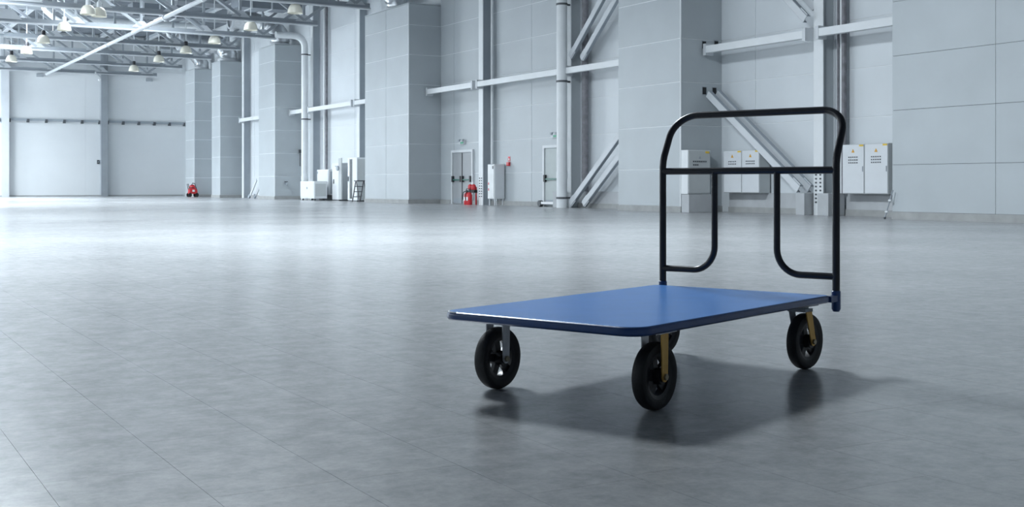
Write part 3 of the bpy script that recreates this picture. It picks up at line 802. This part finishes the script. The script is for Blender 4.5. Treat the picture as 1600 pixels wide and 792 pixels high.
# ---------------------------------------------------------------- the platform trolley
CW, CL, CZ, CT = .395, .684, .279, .030      # half width, half length, deck top, thickness
tr = thing('platform_trolley', (2.5786, 3.4759, 0), 'blue platform trolley with black tube handle on the hall floor', 'trolley', rz=R(-68.663))
def rrect(hw, y0, y1, r_front, r_back, n=8):
    pts = []
    for cx, cy, r, a0 in ((hw-r_back, y1-r_back, r_back, 0), (-hw+r_back, y1-r_back, r_back, 90), (-hw+r_front, y0+r_front, r_front, 180), (hw-r_front, y0+r_front, r_front, 270)):
        for k in range(n+1):
            a = R(a0+90*k/n); pts.append((cx+r*math.cos(a), cy+r*math.sin(a)))
    return pts
def loft(rings):
    m = MB(); n = len(rings[0])
    for rg in rings: m.v += rg
    for k in range(len(rings)-1):
        for j in range(n): m.f.append((k*n+j, k*n+(j+1)%n, (k+1)*n+(j+1)%n, (k+1)*n+j))
    m.f.append(tuple(range(n))[::-1]); m.f.append(tuple((len(rings)-1)*n+j for j in range(n)))
    return m
def ring(inset, z, rf=.075, rb=.035):
    return [(x, y, z) for x, y in rrect(CW-inset, -CL+inset, CL-inset, rf-inset, rb-inset)]
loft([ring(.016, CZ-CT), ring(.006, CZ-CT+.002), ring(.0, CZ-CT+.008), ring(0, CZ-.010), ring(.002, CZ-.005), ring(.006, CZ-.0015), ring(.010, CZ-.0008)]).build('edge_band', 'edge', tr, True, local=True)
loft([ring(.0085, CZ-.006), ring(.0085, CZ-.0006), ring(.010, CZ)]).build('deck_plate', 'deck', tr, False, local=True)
# highlight painted as a pale bead along the front edge and round its corner
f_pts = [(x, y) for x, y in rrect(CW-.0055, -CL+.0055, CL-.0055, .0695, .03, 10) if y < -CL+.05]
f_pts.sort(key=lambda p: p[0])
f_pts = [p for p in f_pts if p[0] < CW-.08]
MB().tube([(x, y, CZ-.0012) for x, y in f_pts], .0021, 6).build('edge_highlight', 'highlight', tr, local=True)
# handle
def arc(c, r, a0, a1, ex, ey, n=8):
    c, ex, ey = Vector(c), Vector(ex), Vector(ey)
    return [tuple(c + ex*r*math.cos(a0+(a1-a0)*k/n) + ey*r*math.sin(a0+(a1-a0)*k/n)) for k in range(n+1)]
PX, PY, TR = .388, .735, .0145
zb, zt, ytop = .815, .997, .845
up = Vector((0, ytop-PY, zt-zb)).normalized()      # direction of the leaning part
ct, rc = Vector((0, ytop, zt)), .105
left = [(-PX, PY, .285), (-PX, PY, .55), (-PX, PY, zb-.04), (-PX, PY+.004, zb-.015), (-PX, PY+.012, zb+.008)]
tl = arc(Vector((-PX+rc, ytop, zt)) - up*rc, rc, math.pi, math.pi/2, (1,0,0), up, 10)
trr = arc(Vector((PX-rc, ytop, zt)) - up*rc, rc, math.pi/2, 0, (1,0,0), up, 10)
path = left + tl + trr + [(-x, y, z) for x, y, z in left[::-1]]
MB().tube(path, TR, 18).build('handle_frame', 'tube', tr, True, local=True)
MB().tube([(-PX, PY, .757), (PX, PY, .757)], TR*.98, 16).build('cross_bar', 'tube', tr, True, local=True)
VX, LZ, RL = .140, .346, .10
for s in (-1, 1):
    a = arc((s*(VX+RL), PY, LZ+RL), RL, math.pi, 1.5*math.pi, (s,0,0), (0,0,1), 10)
    MB().tube([(s*VX, PY, .757), (s*VX, PY, .6)] + a + [(s*PX, PY, LZ)], TR*.92, 16).build('loop_bar', 'tube', tr, True, local=True)
    MB().lathe([(.001,.212),(.012,.212),(.0175,.222),(.0175,.290),(.0150,.292)], (s*PX,PY,0), 'z', 18).build('post_socket', 'edge', tr, True, local=True)
    B(s*PX-.012, s*PX+.012, CL-.02, PY-.004, CZ-.027, CZ-.004).build('post_bracket', 'edge', tr, local=True)
# castors
WR, WW = .106, .023
def castor(x, y, ang, trail, m_out, m_in, swivel, outer=1):
    cz = WR
    pl = MB()
    pl.box(-.05, .05, -.05, .05, CZ-CT-.006, CZ-CT+.0005)
    if swivel: pl.cyl((0,0,0), .032, CZ-CT-.022, CZ-CT-.006, 'z', 18)
    pl.box(-.038, .038, -.028, .028, CZ-CT-.028 if swivel else CZ-CT-.010, CZ-CT-.016 if swivel else CZ-CT-.004)
    o = pl.build('castor', m_in, tr, local=True)
    o.location = (x, y - trail*math.cos(ang), 0); o.rotation_euler = (0, 0, ang)
    o.location = (x + trail*math.sin(ang), y - trail*math.cos(ang), 0)
    top = CZ-CT-(.022 if swivel else .006)
    for s in (-1, 1):
        xx = s*.036; n = Vector((0, trail, cz-top)).normalized(); sd = Vector((0, n.z, -n.y))
        P0, P1 = Vector((xx, 0, top)), Vector((xx, trail, cz))
        poly = [P0 + sd*.02, P0 - sd*.02]
        for k in range(9):
            a = math.pi*k/8
            poly.append(P1 - sd*.0165*math.cos(a) + n*.0165*math.sin(a))
        lg = MB().prism(poly, (-.002,0,0), (.002,0,0)).build('fork_leg', m_out if s == outer else m_in, o, local=True)
    b = MB().cyl((0,trail,cz), .006, -.044, .044, 'x', 12)
    for s in (-1, 1): b.cyl((s*.0415,trail,cz), .0105, -.0035, .0035, 'x', 6)
    b.build('axle_bolt', 'bolt', o, local=True)
    # tyre: rounded tread
    prof = [(.071,-.017),(.078,-.020),(.092,-WW),(.1005,-.0205),(.1045,-.014),(WR,-.005),(WR,.005),(.1045,.014),(.1005,.0205),(.092,WW),(.078,.020),(.071,.017)]
    MB().lathe(prof, (0,trail,cz), 'x', 48, closed=True).build('tire', 'tire', o, True, local=True)
    hb = MB().lathe([(.060,-.014),(.0725,-.018),(.0725,.018),(.060,.014)], (0,trail,cz), 'x', 40, closed=True)
    hb.lathe([(.0065,-.03),(.024,-.03),(.026,-.012),(.026,.012),(.024,.03),(.0065,.03)], (0,trail,cz), 'x', 24, closed=True)
    for k in range(5):
        a = 2*math.pi*k/5 + .5
        d = Vector((0, math.cos(a), math.sin(a))); c = Vector((0, trail, cz))
        hb.bar(c+d*.022, c+d*.064, .026, .014, (1,0,0))
    hb.build('wheel_hub', 'hub', o, True, local=True)
    return o
castor(-.315, -.465, 0, 0, 'zinc', 'zinc', False)
castor(.315, -.465, 0, 0, 'gold', 'zinc', False)
castor(.318, .608, R(-5), .035, 'gold', 'steel_d', True)
castor(-.315, .608, R(-5), .035, 'zinc', 'steel_d', True)
